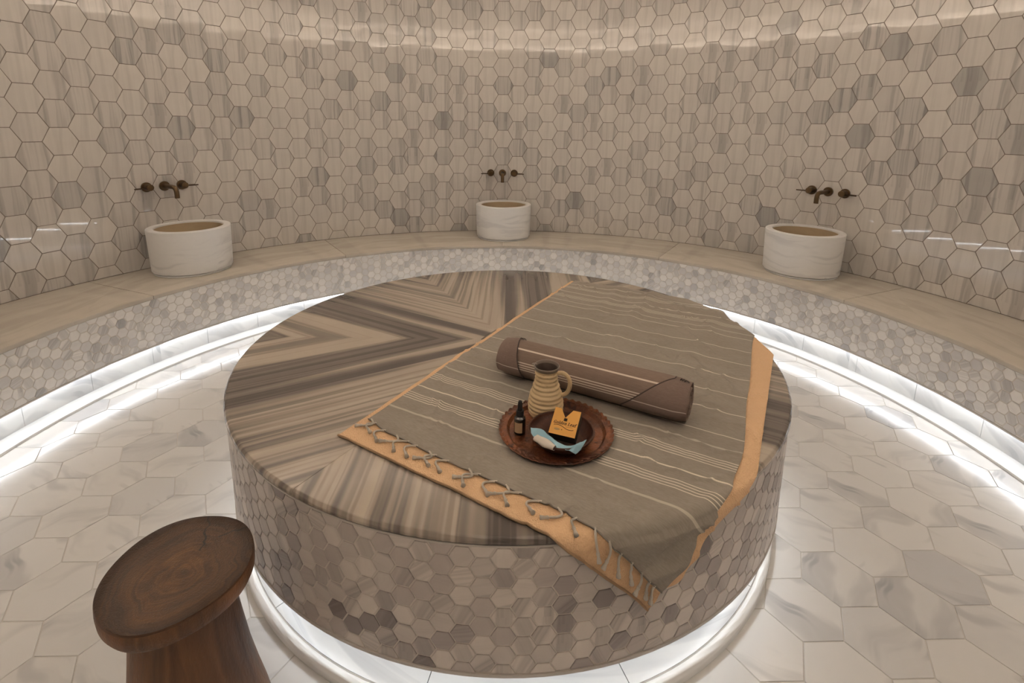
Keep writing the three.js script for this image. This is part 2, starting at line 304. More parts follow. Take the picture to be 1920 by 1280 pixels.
{ // the bench that runs round the room
  const b = thing('wall_bench', 'curved marble bench with mosaic front running round the wall', 'bench');
  const slabMat = std({ map: rep(benchTex, 0.7, 0.9), color: lin(0.72, 0.71, 0.70), roughness: 0.22 });
  const gap = 0.0007, joints = [-BENCH_END]; for (let i = -3; i <= 3; i++) joints.push(-0.0175 + i * 0.578); joints.push(BENCH_END);
  for (let i = 0; i < joints.length - 1; i++) {
    const a0 = joints[i] + gap, a1 = joints[i + 1] - gap, r0 = BENCH_R - 0.006, y1 = BENCH_TOP, y0 = y1 - 0.022;
    part('slab', sweep(() => [[r0 + 0.002, y0], [ROOM.R - 0.001, y0], [ROOM.R - 0.001, y1], ...arcPts(r0 + 0.005, y1 - 0.005, 0.005, Math.PI / 2, Math.PI, 4), [r0, y0 + 0.002]], a0, a1, 22, ROOM.x, ROOM.z), slabMat, b);
  }
  part('bench_core', sweep(() => [[BENCH_R + 0.0022, BENCH_LOW], [PLINTH_R + 0.012, BENCH_LOW], [PLINTH_R + 0.012, 0], [ROOM.R - 0.001, 0], [ROOM.R - 0.001, BENCH_TOP - 0.022], [BENCH_R + 0.0022, BENCH_TOP - 0.022]], -BENCH_END, BENCH_END, 140, ROOM.x, ROOM.z), groutLight, b);
  part('edge_strip', sweep(() => rect(BENCH_R - 0.001, BENCH_R + 0.007, BENCH_LOW - 0.001, BENCH_LOW + 0.007), -BENCH_END, BENCH_END, 140, ROOM.x, ROOM.z), stoneEdge, b);
  mosaicBand(b, ROOM.x, ROOM.z, BENCH_R, 294, 0.0502, 0.402, BENCH_LOW + 0.008, BENCH_TOP - 0.024, -1, 0.004, [0.14, 0.15, 0.165], [0.44, 0.36, 0.18, 0.07]);
  for (let i = 0; i < 28; i++) {
    const w = 2 * BENCH_END / 28, a0 = -BENCH_END + i * w + 0.0005, a1 = a0 + w - 0.001;
    part('plinth_tile', sweep(() => rect(PLINTH_R, PLINTH_R + 0.012, 0.012, BENCH_LOW), a0, a1, 5, ROOM.x, ROOM.z), whiteMarble, b);
  }
  part('floor_border', sweep(() => [[2.066, 0.0005], [PLINTH_R + 0.01, 0.0005], [PLINTH_R + 0.01, 0.012], ...arcPts(2.074, 0.004, 0.008, Math.PI / 2, Math.PI, 4)], -BENCH_END, BENCH_END, 140, ROOM.x, ROOM.z), std({ color: lin(0.70, 0.70, 0.69), roughness: 0.18 }), b);
  part('light_strip', sweep(() => rect(2.127, 2.141, BENCH_LOW - 0.009, BENCH_LOW), -BENCH_END, BENCH_END, 24, ROOM.x, ROOM.z), ledMat, b, 'white light strip under the bench front');
}

// ---------------------------------------------------------------- round stone platform
{
  const p = thing('stone_platform', 'round stone platform with striped marble top and mosaic side', 'platform');
  const slabMat = std({ map: slabTex, roughness: 0.24, color: lin(0.72, 0.71, 0.70) });
  for (let k = 0; k < 6; k++) {
    const bis = (k + 0.5) * Math.PI / 3 + Math.PI / 6;               // seams at 30 + 60 k degrees from "away"
    const g = sweep((a) => { const ri = 0.0985 / Math.cos(a - bis); return [[ri, 0.5], [1.0, 0.5], [1.004, 0.505], ...arcPts(0.992, TOP - 0.012, 0.012, 0, Math.PI / 2, 6), [0.8, TOP], [0.6, TOP], [0.4, TOP], [ri, TOP]]; }, bis - Math.PI / 6 + 0.0006, bis + Math.PI / 6 - 0.0006, 24);
    const P = g.attributes.position, uv = g.attributes.uv, s = Math.sin(bis), c = Math.cos(bis), sg = k % 2 ? 1 : -1;
    for (let i = 0; i < P.count; i++) { const x = P.getX(i), z = P.getZ(i), l = x * s - z * c, w = x * c + z * s; uv.setXY(i, 0.5 + sg * w / 1.3 + (TOP - P.getY(i)) * 0.02, l * 0.9 + (k >> 1) * 0.02); }
    part('wedge_slab', g, slabMat, p);
  }
  const hexS = new THREE.Shape(); for (let i = 0; i < 6; i++) { const a = i * Math.PI / 3, q = [0.1125 * Math.cos(a), 0.1125 * Math.sin(a)]; i ? hexS.lineTo(...q) : hexS.moveTo(...q); }
  const hg = new THREE.ExtrudeGeometry(hexS, { depth: 0.0205, bevelEnabled: false }); hg.rotateX(-Math.PI / 2); hg.translate(0, 0.5, 0);
  part('centre_hexagon', hg, std({ map: rep(slabTex, 0.4, 0.4), color: lin(0.9, 0.88, 0.85), roughness: 0.2 }), p, 'pale hexagonal stone in the middle of the top');
  part('core', sweep(() => rect(0.0001, 0.9978, TABLE_LOW + 0.001, 0.4995), 0, Math.PI * 2, 140, 0, 0, true), groutLight, p);
  part('top_edge_strip', sweep(() => rect(0.99, 1.002, 0.4955, 0.4998), 0, Math.PI * 2, 140, 0, 0, true), stoneEdge, p);
  part('bottom_edge_strip', sweep(() => rect(0.985, 1.002, TABLE_LOW - 0.004, TABLE_LOW + 0.004), 0, Math.PI * 2, 140, 0, 0, true), stoneEdge, p);
  mosaicBand(p, 0, 0, 1.0, 140, 0.0502, 0.4675, TABLE_LOW + 0.005, 0.495, 1, -0.0021, [-0.02, -0.055, -0.07], [0.26, 0.36, 0.26, 0.09]);
  part('pedestal', sweep(() => rect(0.0001, 0.66, 0.03, TABLE_LOW), 0, Math.PI * 2, 80, 0, 0, true), whiteMarble, p);
  for (let i = 0; i < 12; i++) { const a0 = 0.2 + i * Math.PI / 6 + 0.0012, a1 = a0 + Math.PI / 6 - 0.0024; part('base_tile', sweep(() => rect(0.5, 0.972, 0.0005, 0.03), a0, a1, 10), whiteMarble, p); }
  part('base_moulding', sweep(() => [[0.973, 0.0005], [0.9975, 0.0005], ...arcPts(0.984, 0.0165, 0.0135, 0, Math.PI * 0.75, 8), [0.973, 0.03]], 0, Math.PI * 2, 140, 0, 0, true), std({ color: lin(0.86, 0.85, 0.83), roughness: 0.25 }), p);
  part('light_strip', sweep(() => rect(0.908, 0.922, TABLE_LOW - 0.009, TABLE_LOW), 0, Math.PI * 2, 20, 0, 0, true), ledMat, p, 'white light strip under the platform rim');
}

// ---------------------------------------------------------------- marble basins and their wall taps
{
  const mat = std({ map: basinTex, color: lin(0.93, 0.93, 0.93), roughness: 0.3 });
  const insideMat = std({ map: rep(benchTex, 2, 1), color: lin(0.66, 0.56, 0.42), roughness: 0.35 });  // inside coloured a darker tan than the outer marble
  const spots = [[-56.5, 'white marble basin with grey veins, nearest the wooden stool', 0.21], [-1.0, 'white marble basin on the bench straight behind the round platform', 0.55], [53.6, 'plain white marble basin behind the towel side of the platform', 0.83]];
  for (const [deg, label, off] of spots) {
    const a = deg * Math.PI / 180, R = 2.452, g = thing('marble_basin', label, 'basin', 'basins standing on the bench');
    g.position.set(ROOM.x + R * Math.sin(a), BENCH_TOP, ROOM.z - R * Math.cos(a)); g.rotation.y = -a;
    const H = 0.284, ro = 0.2345, ri = 0.192;
    const pts = [[0.0001, 0.012], [0.216, 0.012], [0.224, 0.014], [0.2275, 0.019], ...arcPts(ro - 0.006, H - 0.006, 0.006, 0, Math.PI / 2, 5), ...arcPts(ri + 0.005, H - 0.005, 0.005, Math.PI / 2, Math.PI, 5), [ri, H - 0.012]];
    const geo = lathe(pts, 96), P = geo.attributes.position, uv = geo.attributes.uv;
    for (let i = 0; i < P.count; i++) uv.setXY(i, uv.getX(i) * 1.0 + off, P.getY(i) * 1.6 + Math.hypot(P.getX(i), P.getZ(i)) * 0.4 + off * 3);
    part('bowl', geo, mat, g);
    part('inside', lathe([[ri, H - 0.012], [ri - 0.003, 0.12], [ri - 0.012, 0.07], [ri - 0.045, 0.045], [0.03, 0.04], [0.0001, 0.04]], 96), insideMat, g, 'tan inside of the basin');
    part('foot', lathe([[0.0001, 0], [0.219, 0], [0.2205, 0.002], [0.2205, 0.011], [0.0001, 0.012]], 80), mat, g);
    part('drain', lathe([[0.0001, 0.0402], [0.022, 0.0402], [0.024, 0.042], [0.02, 0.044], [0.0001, 0.043]], 24), std({ color: lin(0.25, 0.17, 0.09), metalness: 1, roughness: 0.4 }), g);
  }
}
{
  const brass = std({ color: lin(0.13, 0.085, 0.046), metalness: 0.9, roughness: 0.38, bumpMap: rep(fineNoise, 2, 2), bumpScale: 0.0002 });
  const dark = std({ color: lin(0.08, 0.052, 0.032), metalness: 0.85, roughness: 0.45 });
  const spots = [[-56.9, 'aged brass wall tap above the basin nearest the wooden stool', [-1, 1]], [-1.25, 'aged brass wall tap above the basin straight behind the platform', [-1, 1]], [53.95, 'aged brass wall tap above the basin on the towel side', [-1, 1]]];
  for (const [deg, label, lever] of spots) {
    const a = deg * Math.PI / 180, g = thing('wall_tap', label, 'tap', 'brass taps above the basins');
    g.position.set(ROOM.x + ROOM.R * Math.sin(a), 0.951, ROOM.z - ROOM.R * Math.cos(a)); g.rotation.y = -a;   // local +z points into the room
    const disc = (r, d) => { const q = lathe([[0.0001, 0], [r, 0], [r, d - 0.002], [r - 0.002, d], [0.0001, d]], 32); q.rotateX(Math.PI / 2); return q; };
    const sp = new THREE.CatmullRomCurve3([[0, 0, 0.004], [0, 0, 0.05], [0, 0, 0.13], [0, -0.005, 0.15], [0, -0.024, 0.163], [0, -0.068, 0.165]].map((q) => new THREE.Vector3(...q)));
    const tube = new THREE.TubeGeometry(sp, 40, 0.0142, 18), cap = new THREE.CircleGeometry(0.0142, 18); cap.rotateX(Math.PI / 2); cap.translate(0, -0.068, 0.165);
    const s = part('spout', mergeGeometries([tube, cap]), brass, g);
    part('wall_plate', disc(0.031, 0.012), brass, s);
    [-1, 1].forEach((side, i) => {
      const off = side * 0.1045, sag = 0.0035;                          // the wall curves away towards the room
      const v = part('valve', disc(0.031, 0.012), brass, g); v.position.set(off, side * -0.001, -sag * 0 - 0.002 + 0.004); v.rotation.y = -side * 0.039;
      const body = part('valve_body', disc(0.0205, 0.05), brass, v); body.position.z = 0.01;
      const rod = new THREE.CapsuleGeometry(0.004, 0.075, 4, 10); rod.rotateZ(Math.PI / 2);
      const l = part('lever', rod, dark, v); l.position.set(lever[i] * 0.045, -0.004, 0.046);
    });
  }
}

// ---------------------------------------------------------------- wooden stool
{
  const ringTex = tex(1024, 1024, (u, v) => {
    const x = (u - 0.5) * 2, y = (v - 0.5) * 2, w = fbm(u * 5, v * 5, 3, 4) - 0.5, r = Math.hypot(x * 1.1 - 0.12 + w * 0.35, y * 0.92 + 0.1 + w * 0.25), an = Math.atan2(y, x);
    const rings = fbm(r * 26 + w * 2, an * 0.8, 11, 3), fine = noise(r * 110, an * 3, 5), patch = smooth(0.45, 0.7, fbm(u * 7 + 3, v * 7, 29, 4)) * smooth(0.75, 0.2, r);
    let c = mix3([0.20, 0.12, 0.055], [0.43, 0.295, 0.145], clamp(rings * 0.75 + (fine - 0.5) * 0.25 - 0.05 + patch * 0.35 - smooth(0.55, 0.95, r) * 0.22));
    const crack = Math.min(Math.abs(x - 0.12 + (y - 0.4) * 0.35 + w * 0.5) + (y > 0.25 && y < 0.9 ? 0 : 1), Math.abs(y - 0.62 - (x - 0.45) * 0.6 + w * 0.3) + (x > 0.25 && x < 0.85 ? 0 : 1));
    return mix3([0.08, 0.035, 0.015], c, smooth(0.004, 0.02, crack));
  });
  const sideTex = tex(512, 512, (u, v) => {
    const w = fbm(u * 6, v * 3, 3, 3, 6, 0) - 0.5, g = fbm(u * 40 + w * 5, v * 2.5 + w, 13, 4, 40, 0), k = noise(u * 10, v * 1.5, 17, 10);
    return mix3([0.27, 0.17, 0.10], [0.56, 0.385, 0.24], clamp(g * 0.75 + k * 0.3 - 0.12));
  });
  const g = thing('wooden_stool', 'dark wooden stool with round slab seat on the white floor', 'stool');
  g.position.set(-0.693, 0, 1.0);
  const topM = phys({ map: ringTex, roughness: 0.45, bumpMap: rep(fineNoise, 2, 2), bumpScale: 0.0008 }), sideM = std({ map: sideTex, roughness: 0.5, bumpMap: rep(fineNoise, 3, 1), bumpScale: 0.001 });
  const H = 0.44, T = 0.046, outline = (t) => 0.1455 * (1 + 0.022 * Math.sin(2 * t + 0.6) + 0.014 * Math.sin(3 * t + 2) + 0.008 * Math.sin(5 * t + 1));
  const n = 96, prof = [[0, H], [0.25, H], [0.5, H], [0.75, H + 0.0005], [0.97, H], [0.99, H - 0.002], [1, H - 0.006], [1.006, H - 0.02], [1.0, H - 0.035], [0.965, H - T], [0.5, H - T], [0, H - T]];
  const pos = [], uv = [], idx = [];
  prof.forEach(([k, y], j) => { for (let i = 0; i <= n; i++) { const t = i / n * Math.PI * 2, r = outline(t) * k; pos.push(r * Math.sin(t), y, r * Math.cos(t)); j < 6 ? uv.push(0.5 + r * Math.sin(t) / 0.32, 0.5 - r * Math.cos(t) / 0.32) : uv.push(i / n * 2, y * 4); } });
  const quad = (j) => { const o = []; for (let i = 0; i < n; i++) { const a = j * (n + 1) + i; o.push(a, a + n + 1, a + n + 2, a, a + n + 2, a + 1); } return o; };
  const topI = [], sideI = []; for (let j = 0; j < prof.length - 1; j++) (j < 5 ? topI : sideI).push(...quad(j));
  const mk = (ix) => { const b = new THREE.BufferGeometry(); b.setAttribute('position', new THREE.Float32BufferAttribute(pos, 3)); b.setAttribute('uv', new THREE.Float32BufferAttribute(uv, 2)); b.setIndex(ix); const e = b.toNonIndexed(); return toCreasedNormals(e, 0.7); };
  const seat = new THREE.Group(); seat.name = 'seat'; g.add(seat);
  part('seat_top', mk(topI), topM, seat, 'polished end grain with growth rings');
  part('seat_edge', mk(sideI), sideM, seat);
  const st = lathe([[0.0001, 0], [0.148, 0], [0.15, 0.004], [0.146, 0.03], [0.132, 0.1], [0.118, 0.18], [0.108, 0.26], [0.1, 0.33], [0.097, H - T], [0.0001, H - T]], 72);
  part('stem', toCreasedNormals(st, 0.6), sideM, g);
}

// ---------------------------------------------------------------- cloths on the platform
const O = [-0.463, 0.657], EU = [0.8735, 0.4868], EV = [0.4868, -0.8735];
// a cloth point u across and v along (metres) laid on the platform and let down over its rim
function drape(u, v, off) {
  const x = O[0] + u * EU[0] + v * EV[0], z = O[1] + u * EU[1] + v * EV[1], r = Math.hypot(x, z), rho = 0.013 + off, th = Math.atan2(x, z);
  // creases left from folding run along v, with smaller puckers between them
  let h = 0;
  for (const [c, a, w, k] of [[0.25, 0.006, 0.03, 0.02], [0.50, 0.0075, 0.035, -0.03], [0.74, 0.006, 0.03, 0.015]]) { const d = (u - c - k * v - 0.012 * Math.sin(v * 5 + c * 9)) / w; h += a * Math.exp(-d * d) * smooth(0.12, 0.6, v); }
  h += 0.008 * (fbm(u * 7 + 3, v * 4, 5, 3) - 0.42) * smooth(0.1, 0.5, v) + 0.004 * (fbm(u * 26, v * 14, 9, 2) - 0.45);
  { const q = fbm(u * 9 + v * 5, v * 7 - u * 3, 61, 3), k = fbm(u * 4, v * 5, 67, 2); h += 0.0065 * Math.pow(1 - clamp(Math.abs(q - 0.5) * 14), 2) * smooth(0.42, 0.6, k); }
  h += 0.010 * Math.exp(-Math.pow((v - 1.56 - 0.05 * Math.sin(u * 7)) / 0.035, 2)) * smooth(0.12, 0.3, u);
  // crumple where the grey cloth bends over the front corner
  h += 0.020 * (fbm((u - 0.6 * v) * 20, (u + v) * 3, 31, 2) - 0.36) * smooth(0.78, 1.0, u) * smooth(0.4, 0.1, v);
  // pressed flat under the tray and the roll
  const tray = Math.hypot(x - 0.135, z - 0.642), roll = Math.abs(v - 0.552) + Math.max(0, 0.2 - u, u - 0.83);
  h = Math.max(h, -0.0005) * smooth(0.135, 0.2, tray) * smooth(0.05, 0.1, roll) + off;
  if (r <= 1) return [x, TOP + h + 0.0012, z];
  const a = (r - 1) / rho; let R, y;
  if (a < Math.PI / 2) { R = 1 + (rho + h * 0.6) * Math.sin(a); y = TOP + 0.0012 + h - (rho + h * 0.4) * (1 - Math.cos(a)); }
  else { const drop = r - 1 - rho * Math.PI / 2, out = 0.004 * drop / 0.15 + 0.008 * (0.5 + 0.5 * Math.sin(th * 34 + 1)) * smooth(0, 0.1, drop); R = 1 + rho + h * 1.1 + 0.001 + out; y = TOP - rho - drop * 0.9 + h * 0.3 + 0.001; }
  return [x / r * R, y, z / r * R];
}
function clothGeo(nu, nv, fn, thick, uvFn) {                       // fn(s, t) -> [x, y, z]; closed sheet of the given thickness
  const top = new THREE.BufferGeometry(), pos = [], uv = [], idx = [];
  for (let j = 0; j <= nv; j++) for (let i = 0; i <= nu; i++) { pos.push(...fn(i / nu, j / nv)); uv.push(...uvFn(i / nu, j / nv)); }
  const W = nu + 1; for (let j = 0; j < nv; j++) for (let i = 0; i < nu; i++) { const a = j * W + i; idx.push(a, a + 1, a + W + 1, a, a + W + 1, a + W); }
  top.setAttribute('position', new THREE.Float32BufferAttribute(pos, 3)); top.setAttribute('uv', new THREE.Float32BufferAttribute(uv, 2)); top.setIndex(idx); top.computeVertexNormals();
  const N = top.attributes.normal, n = pos.length / 3, p2 = pos.slice(), uv2 = uv.concat(uv), id2 = idx.slice();
  for (let i = 0; i < n; i++) p2.push(pos[i * 3] - N.getX(i) * thick, pos[i * 3 + 1] - N.getY(i) * thick, pos[i * 3 + 2] - N.getZ(i) * thick);
  for (let i = 0; i < idx.length; i += 3) id2.push(idx[i] + n, idx[i + 2] + n, idx[i + 1] + n);
  const edge = []; for (let i = 0; i < nu; i++) { edge.push([i, i + 1]); edge.push([nv * W + i + 1, nv * W + i]); } for (let j = 0; j < nv; j++) { edge.push([(j + 1) * W, j * W]); edge.push([j * W + nu, (j + 1) * W + nu]); }
  for (const [a, b] of edge) id2.push(a, n + a, n + b, a, n + b, b);
  const g = new THREE.BufferGeometry(); g.setAttribute('position', new THREE.Float32BufferAttribute(p2, 3)); g.setAttribute('uv', new THREE.Float32BufferAttribute(uv2, 2)); g.setIndex(id2);
  g.computeVertexNormals(); return g;
}
const interp = (tab, x) => { if (x <= tab[0][0]) return tab[0][1]; for (let i = 1; i < tab.length; i++) if (x <= tab[i][0]) { const t = (x - tab[i - 1][0]) / (tab[i][0] - tab[i - 1][0]); return lerp(tab[i - 1][1], tab[i][1], t * t * (3 - 2 * t)); } return tab[tab.length - 1][1]; };
const PEACH_FRONT = [[0, -0.004], [0.354, -0.018], [0.61, -0.03], [0.85, -0.038], [1, -0.044]], PEACH_RIGHT = [[-0.04, 0.99], [0.03, 0.985], [0.06, 0.98], [0.11, 1.003], [0.15, 0.992], [0.2, 0.985], [0.26, 0.99], [0.47, 1.017], [1.2, 1.02]];
const GREY_FRONT = [[0.018, 0.09], [0.12, 0.066], [0.354, 0.05], [0.6, 0.042], [0.79, 0.026], [0.93, 0.012], [1, 0.012]], GREY_RIGHT = [[0, 0.972], [0.08, 0.966], [0.16, 0.96], [0.185, 0.94], [0.24, 0.948], [0.34, 0.968], [0.48, 0.978], [0.8, 0.962], [1.3, 0.942]];
const V_FAR = 1.655;
{
  const g = thing('terry_cloth', 'peach terry cloth spread beneath the grey striped towel', 'towel');
  const mat = phys({ color: lin(0.76, 0.505, 0.30), roughness: 1, bumpMap: rep(terryBump, 5, 5), bumpScale: 0.0022, sheen: 0.3, sheenColor: lin(0.8, 0.6, 0.4), sheenRoughness: 0.6 });
  const F = (off, v0) => (s, t) => { const vv = lerp(0, V_FAR - 0.004, t), ur = interp(PEACH_RIGHT, vv), u = s * ur, vf = interp(PEACH_FRONT, u); return drape(u, lerp(vf, V_FAR - 0.004, t), off); };
  part('terry_sheet', clothGeo(150, 220, F(0.0035), 0.003, (s, t) => [s, t * 1.65]), mat, g);
  const hem = new THREE.CatmullRomCurve3(Array.from({ length: 80 }, (_, i) => new THREE.Vector3(...F(0.004)(i / 79, 0.0005))));
  part('hem', new THREE.TubeGeometry(hem, 160, 0.0028, 6), mat, g);
}
// woven stripes across the grey cloth, by distance v from its front
const STRIPES = [[0.179, 0.0075, 0.55], [0.240, 0.0026, 1], [0.250, 0.0026, 1], [0.260, 0.0026, 1], [0.270, 0.0026, 1], [0.314, 0.005, 0.95], [0.373, 0.0026, 1], [0.384, 0.0026, 1], [0.394, 0.0026, 1], [0.404, 0.0026, 1], [0.457, 0.008, 0.5], [0.523, 0.0036, 0.8], [0.648, 0.0036, 0.85], [0.767, 0.0036, 0.85], [0.893, 0.0036, 0.85], [1.016, 0.0036, 0.85], [1.138, 0.0036, 0.85], [1.265, 0.0036, 0.85], [1.318, 0.008, 0.4], [1.372, 0.0026, 0.8], [1.382, 0.0026, 0.8], [1.392, 0.0026, 0.8], [1.402, 0.0026, 0.8], [1.452, 0.005, 0.7], [1.515, 0.0026, 0.8], [1.525, 0.0026, 0.8], [1.535, 0.0026, 0.8], [1.58, 0.007, 0.5]];
const greyTex = tex(256, 2048, (u, v) => {
  const y = v * 1.7; let a = 0; for (const [c, w, k] of STRIPES) a = Math.max(a, k * smooth(w * 0.5 + 0.0007, w * 0.5 - 0.0005, Math.abs(y - c)));
  const n = (noise(u * 128, v * 900, 3) - 0.5) * 0.05 + (noise(u * 12, v * 60, 8) - 0.5) * 0.03;
  return mix3([0.565 + n, 0.535 + n, 0.495 + n], [0.93, 0.89, 0.82], a * 0.85);
});
const drapeTowel = thing('striped_towel', 'grey woven towel with thin white stripes spread over the platform', 'towel');
{
  const mat = phys({ map: greyTex, roughness: 0.95, bumpMap: rep(weaveBump, 4, 4), bumpScale: 0.0006, sheen: 0.15, sheenColor: lin(0.5, 0.45, 0.4), sheenRoughness: 0.7 });
  const F = (s, t) => { const vv = lerp(0.03, V_FAR, t), ur = interp(GREY_RIGHT, vv), u = lerp(0.02, ur, s), vf = interp(GREY_FRONT, u); return [u, lerp(vf, V_FAR, t)]; };
  part('woven_sheet', clothGeo(170, 300, (s, t) => drape(...F(s, t), 0.0085), 0.0022, (s, t) => { const q = F(s, t); return [q[0], q[1] / 1.7]; }), mat, drapeTowel);
  const cord = std({ color: lin(0.72, 0.66, 0.58), roughness: 0.95, bumpMap: rep(weaveBump, 1, 6), bumpScale: 0.001 });
  const us = [0.03, 0.058, 0.106, 0.146, 0.194, 0.226, 0.266, 0.294, 0.334, 0.394, 0.43, 0.478, 0.502, 0.546, 0.598, 0.638, 0.686, 0.73, 0.762, 0.798, 0.838, 0.878, 0.912, 0.938];
  us.forEach((u, i) => {
    const vf = interp(GREY_FRONT, u), hang = smooth(0.62, 0.72, u), len = lerp(0.030, 0.038, rnd()) + hang * 0.004, bend = (i % 3 === 0 ? 1 : -1) * lerp(0.022, 0.004, hang), curl = lerp(rr(-0.018, 0.012), rr(-0.004, 0.003), hang) - 0.008;
    const px = O[0] + u * EU[0] + vf * EV[0], pz = O[1] + u * EU[1] + vf * EV[1], pr = Math.hypot(px, pz), du = lerp(0, (px * EU[0] + pz * EU[1]) / pr, hang), dv = lerp(-1, (px * EV[0] + pz * EV[1]) / pr, hang);   // those past the rim hang straight down
    const P = [0, 0.25, 0.5, 0.75, 1].map((t) => new THREE.Vector3(...drape(u + curl * t + bend * Math.sin(t * 3) + du * len * t, vf + 0.004 + dv * len * t, 0.0085)));
    const c = new THREE.CatmullRomCurve3(P), tas = part('tassel', new THREE.TubeGeometry(c, 24, 0.0028, 7), cord, drapeTowel);
    const d = c.getTangent(1), tip = lathe([[0.0001, 0], [0.0036, 0.002], [0.0042, 0.006], [0.003, 0.009], [0.005, 0.017], [0.0056, 0.022], [0.0001, 0.021]], 10);
    tip.applyQuaternion(new THREE.Quaternion().setFromUnitVectors(new THREE.Vector3(0, 1, 0), d)); tip.translate(P[4].x, P[4].y + 0.0005, P[4].z);
    part('knot', tip, cord, tas);
  });
  const edge = new THREE.CatmullRomCurve3(Array.from({ length: 90 }, (_, i) => new THREE.Vector3(...drape(...F(i / 89, 0.0003), 0.0088))));
  part('edge_binding', new THREE.TubeGeometry(edge, 180, 0.0017, 6), std({ color: lin(0.20, 0.175, 0.15), roughness: 0.95 }), drapeTowel);
}
// platform coordinates -> world
const at = (u, v, h) => new THREE.Vector3(O[0] + u * EU[0] + v * EV[0], TOP + h, O[1] + u * EU[1] + v * EV[1]);
const clothTop = 0.0104;
{ // rolled towel lying across the striped one
  const g = thing('rolled_towel', 'taupe towel rolled up and laid on the striped towel', 'towel');
  const c0 = at(0.212, 0.552, clothTop), L = 0.612; g.position.copy(c0); g.rotation.y = -Math.atan2(EU[1], EU[0]);   // local x along the roll, z towards the camera
  const A = 0.066, B = 0.0585;
  const ST = [[1.02, 0.008, 1], [0.30, 0.0045, 0.9], [0.17, 0.0045, 0.9], [0.04, 0.0045, 0.9], [-0.09, 0.0045, 0.9]];
  const base = [0.50, 0.43, 0.385];
  const rollTex = tex(128, 1024, (u, v) => {                            // v runs round the roll: angle from the side that faces the camera
    const ang = (v - 0.5) * Math.PI * 2; let a = 0; for (const [c, w, k] of ST) a = Math.max(a, k * smooth(w * 5.2 + 0.012, w * 5.2, Math.abs(ang - c)));
    const n = (noise(u * 100, v * 400, 3) - 0.5) * 0.05; return mix3([base[0] + n, base[1] + n, base[2] + n], [0.90, 0.86, 0.80], a * 0.85);
  });
  const flapTex = tex(128, 1024, (u, v) => { const ang = (v - 0.5) * Math.PI * 2, a = 0.75 * smooth(0.03, 0.018, Math.abs(ang - 0.02 + 0.1)), n = (noise(u * 100, v * 400, 3) - 0.5) * 0.05; return mix3([base[0] - 0.01 + n, base[1] - 0.01 + n, base[2] + n], [0.88, 0.84, 0.79], a); });
  const opt = { roughness: 0.95, bumpMap: rep(weaveBump, 3, 3), bumpScale: 0.0007, sheen: 0.15, sheenColor: lin(0.45, 0.4, 0.38), sheenRoughness: 0.7 };
  const mat = phys({ map: rollTex, ...opt }), fmat = phys({ map: flapTex, ...opt }), hemMat = std({ color: lin(0.075, 0.06, 0.052), roughness: 0.95 });
  const surf = (x, ang, off) => { // x along 0..L, ang round (0 = camera side, pi/2 = up)
    const soft = 1 - 0.10 * Math.pow(1 - smooth(0, 0.05, Math.min(x, L - x)), 2) + (fbm(x * 9, ang * 1.3 + 5, 3, 2) - 0.5) * 0.05;
    return [x, Math.max(B + (B * soft + off) * Math.sin(ang), 0.0006), (A * soft + off) * Math.cos(ang)];
  };
  const n = 72, m = 90, pos = [], uv = [], idx = [];
  for (let i = 0; i <= m; i++) for (let j = 0; j <= n; j++) { const x = L * i / m, a = -Math.PI + j / n * Math.PI * 2; pos.push(...surf(x, a, 0)); uv.push(x, j / n); }
  for (let i = 0; i < m; i++) for (let j = 0; j < n; j++) { const k = i * (n + 1) + j; idx.push(k, k + n + 1, k + n + 2, k, k + n + 2, k + 1); }
  // ends: the rolled layers as a spiral of ridges and grooves
  for (const e of [0, 1]) {
    const M = 26, b0 = pos.length / 3;
    for (let q = 0; q <= M; q++) for (let j = 0; j <= n; j++) {
      const a = -Math.PI + j / n * Math.PI * 2, k = 1 - q / M, S = surf(e ? L : 0, a, 0), ph = k * 4.5 + a / (Math.PI * 2), d = (0.5 + 0.5 * Math.cos(ph * Math.PI * 2)) * 0.02 * smooth(1.0, 0.86, k) - 0.004 * smooth(1, 0.7, k);
      pos.push((e ? L : 0) + (e ? -1 : 1) * d, B + (S[1] - B) * k, S[2] * k); uv.push(0.02, 0.8);
    }
    for (let q = 0; q < M; q++) for (let j = 0; j < n; j++) { const k = b0 + q * (n + 1) + j; e ? idx.push(k, k + n + 1, k + n + 2, k, k + n + 2, k + 1) : idx.push(k, k + n + 2, k + n + 1, k, k + 1, k + n + 2); }
  }
  const bg = new THREE.BufferGeometry(); bg.setAttribute('position', new THREE.Float32BufferAttribute(pos, 3)); bg.setAttribute('uv', new THREE.Float32BufferAttribute(uv, 2)); bg.setIndex(idx); bg.computeVertexNormals();
  part('rolled_body', bg, mat, g);
  // folded corners wrapped over both ends, each with a dark hem along its slanting edge
  const flap = (edgeX, dir, a0, a1) => {
    const F = (s, t) => { const a = lerp(a0, a1, t), xe = edgeX(a), x = dir > 0 ? lerp(xe, L + 0.0015, s) : lerp(-0.0015, xe, s); return surf(x, a, 0.0035); };
    const f = part('folded_corner', clothGeo(30, 60, F, 0.002, (s, t) => [s * 0.2, (lerp(a0, a1, t) / (Math.PI * 2)) + 0.5]), fmat, g);
    const c = new THREE.CatmullRomCurve3(Array.from({ length: 30 }, (_, i) => new THREE.Vector3(...F(dir > 0 ? 0 : 1, i / 29))));
    part('hem', new THREE.TubeGeometry(c, 60, 0.0018, 6), hemMat, f);
  };
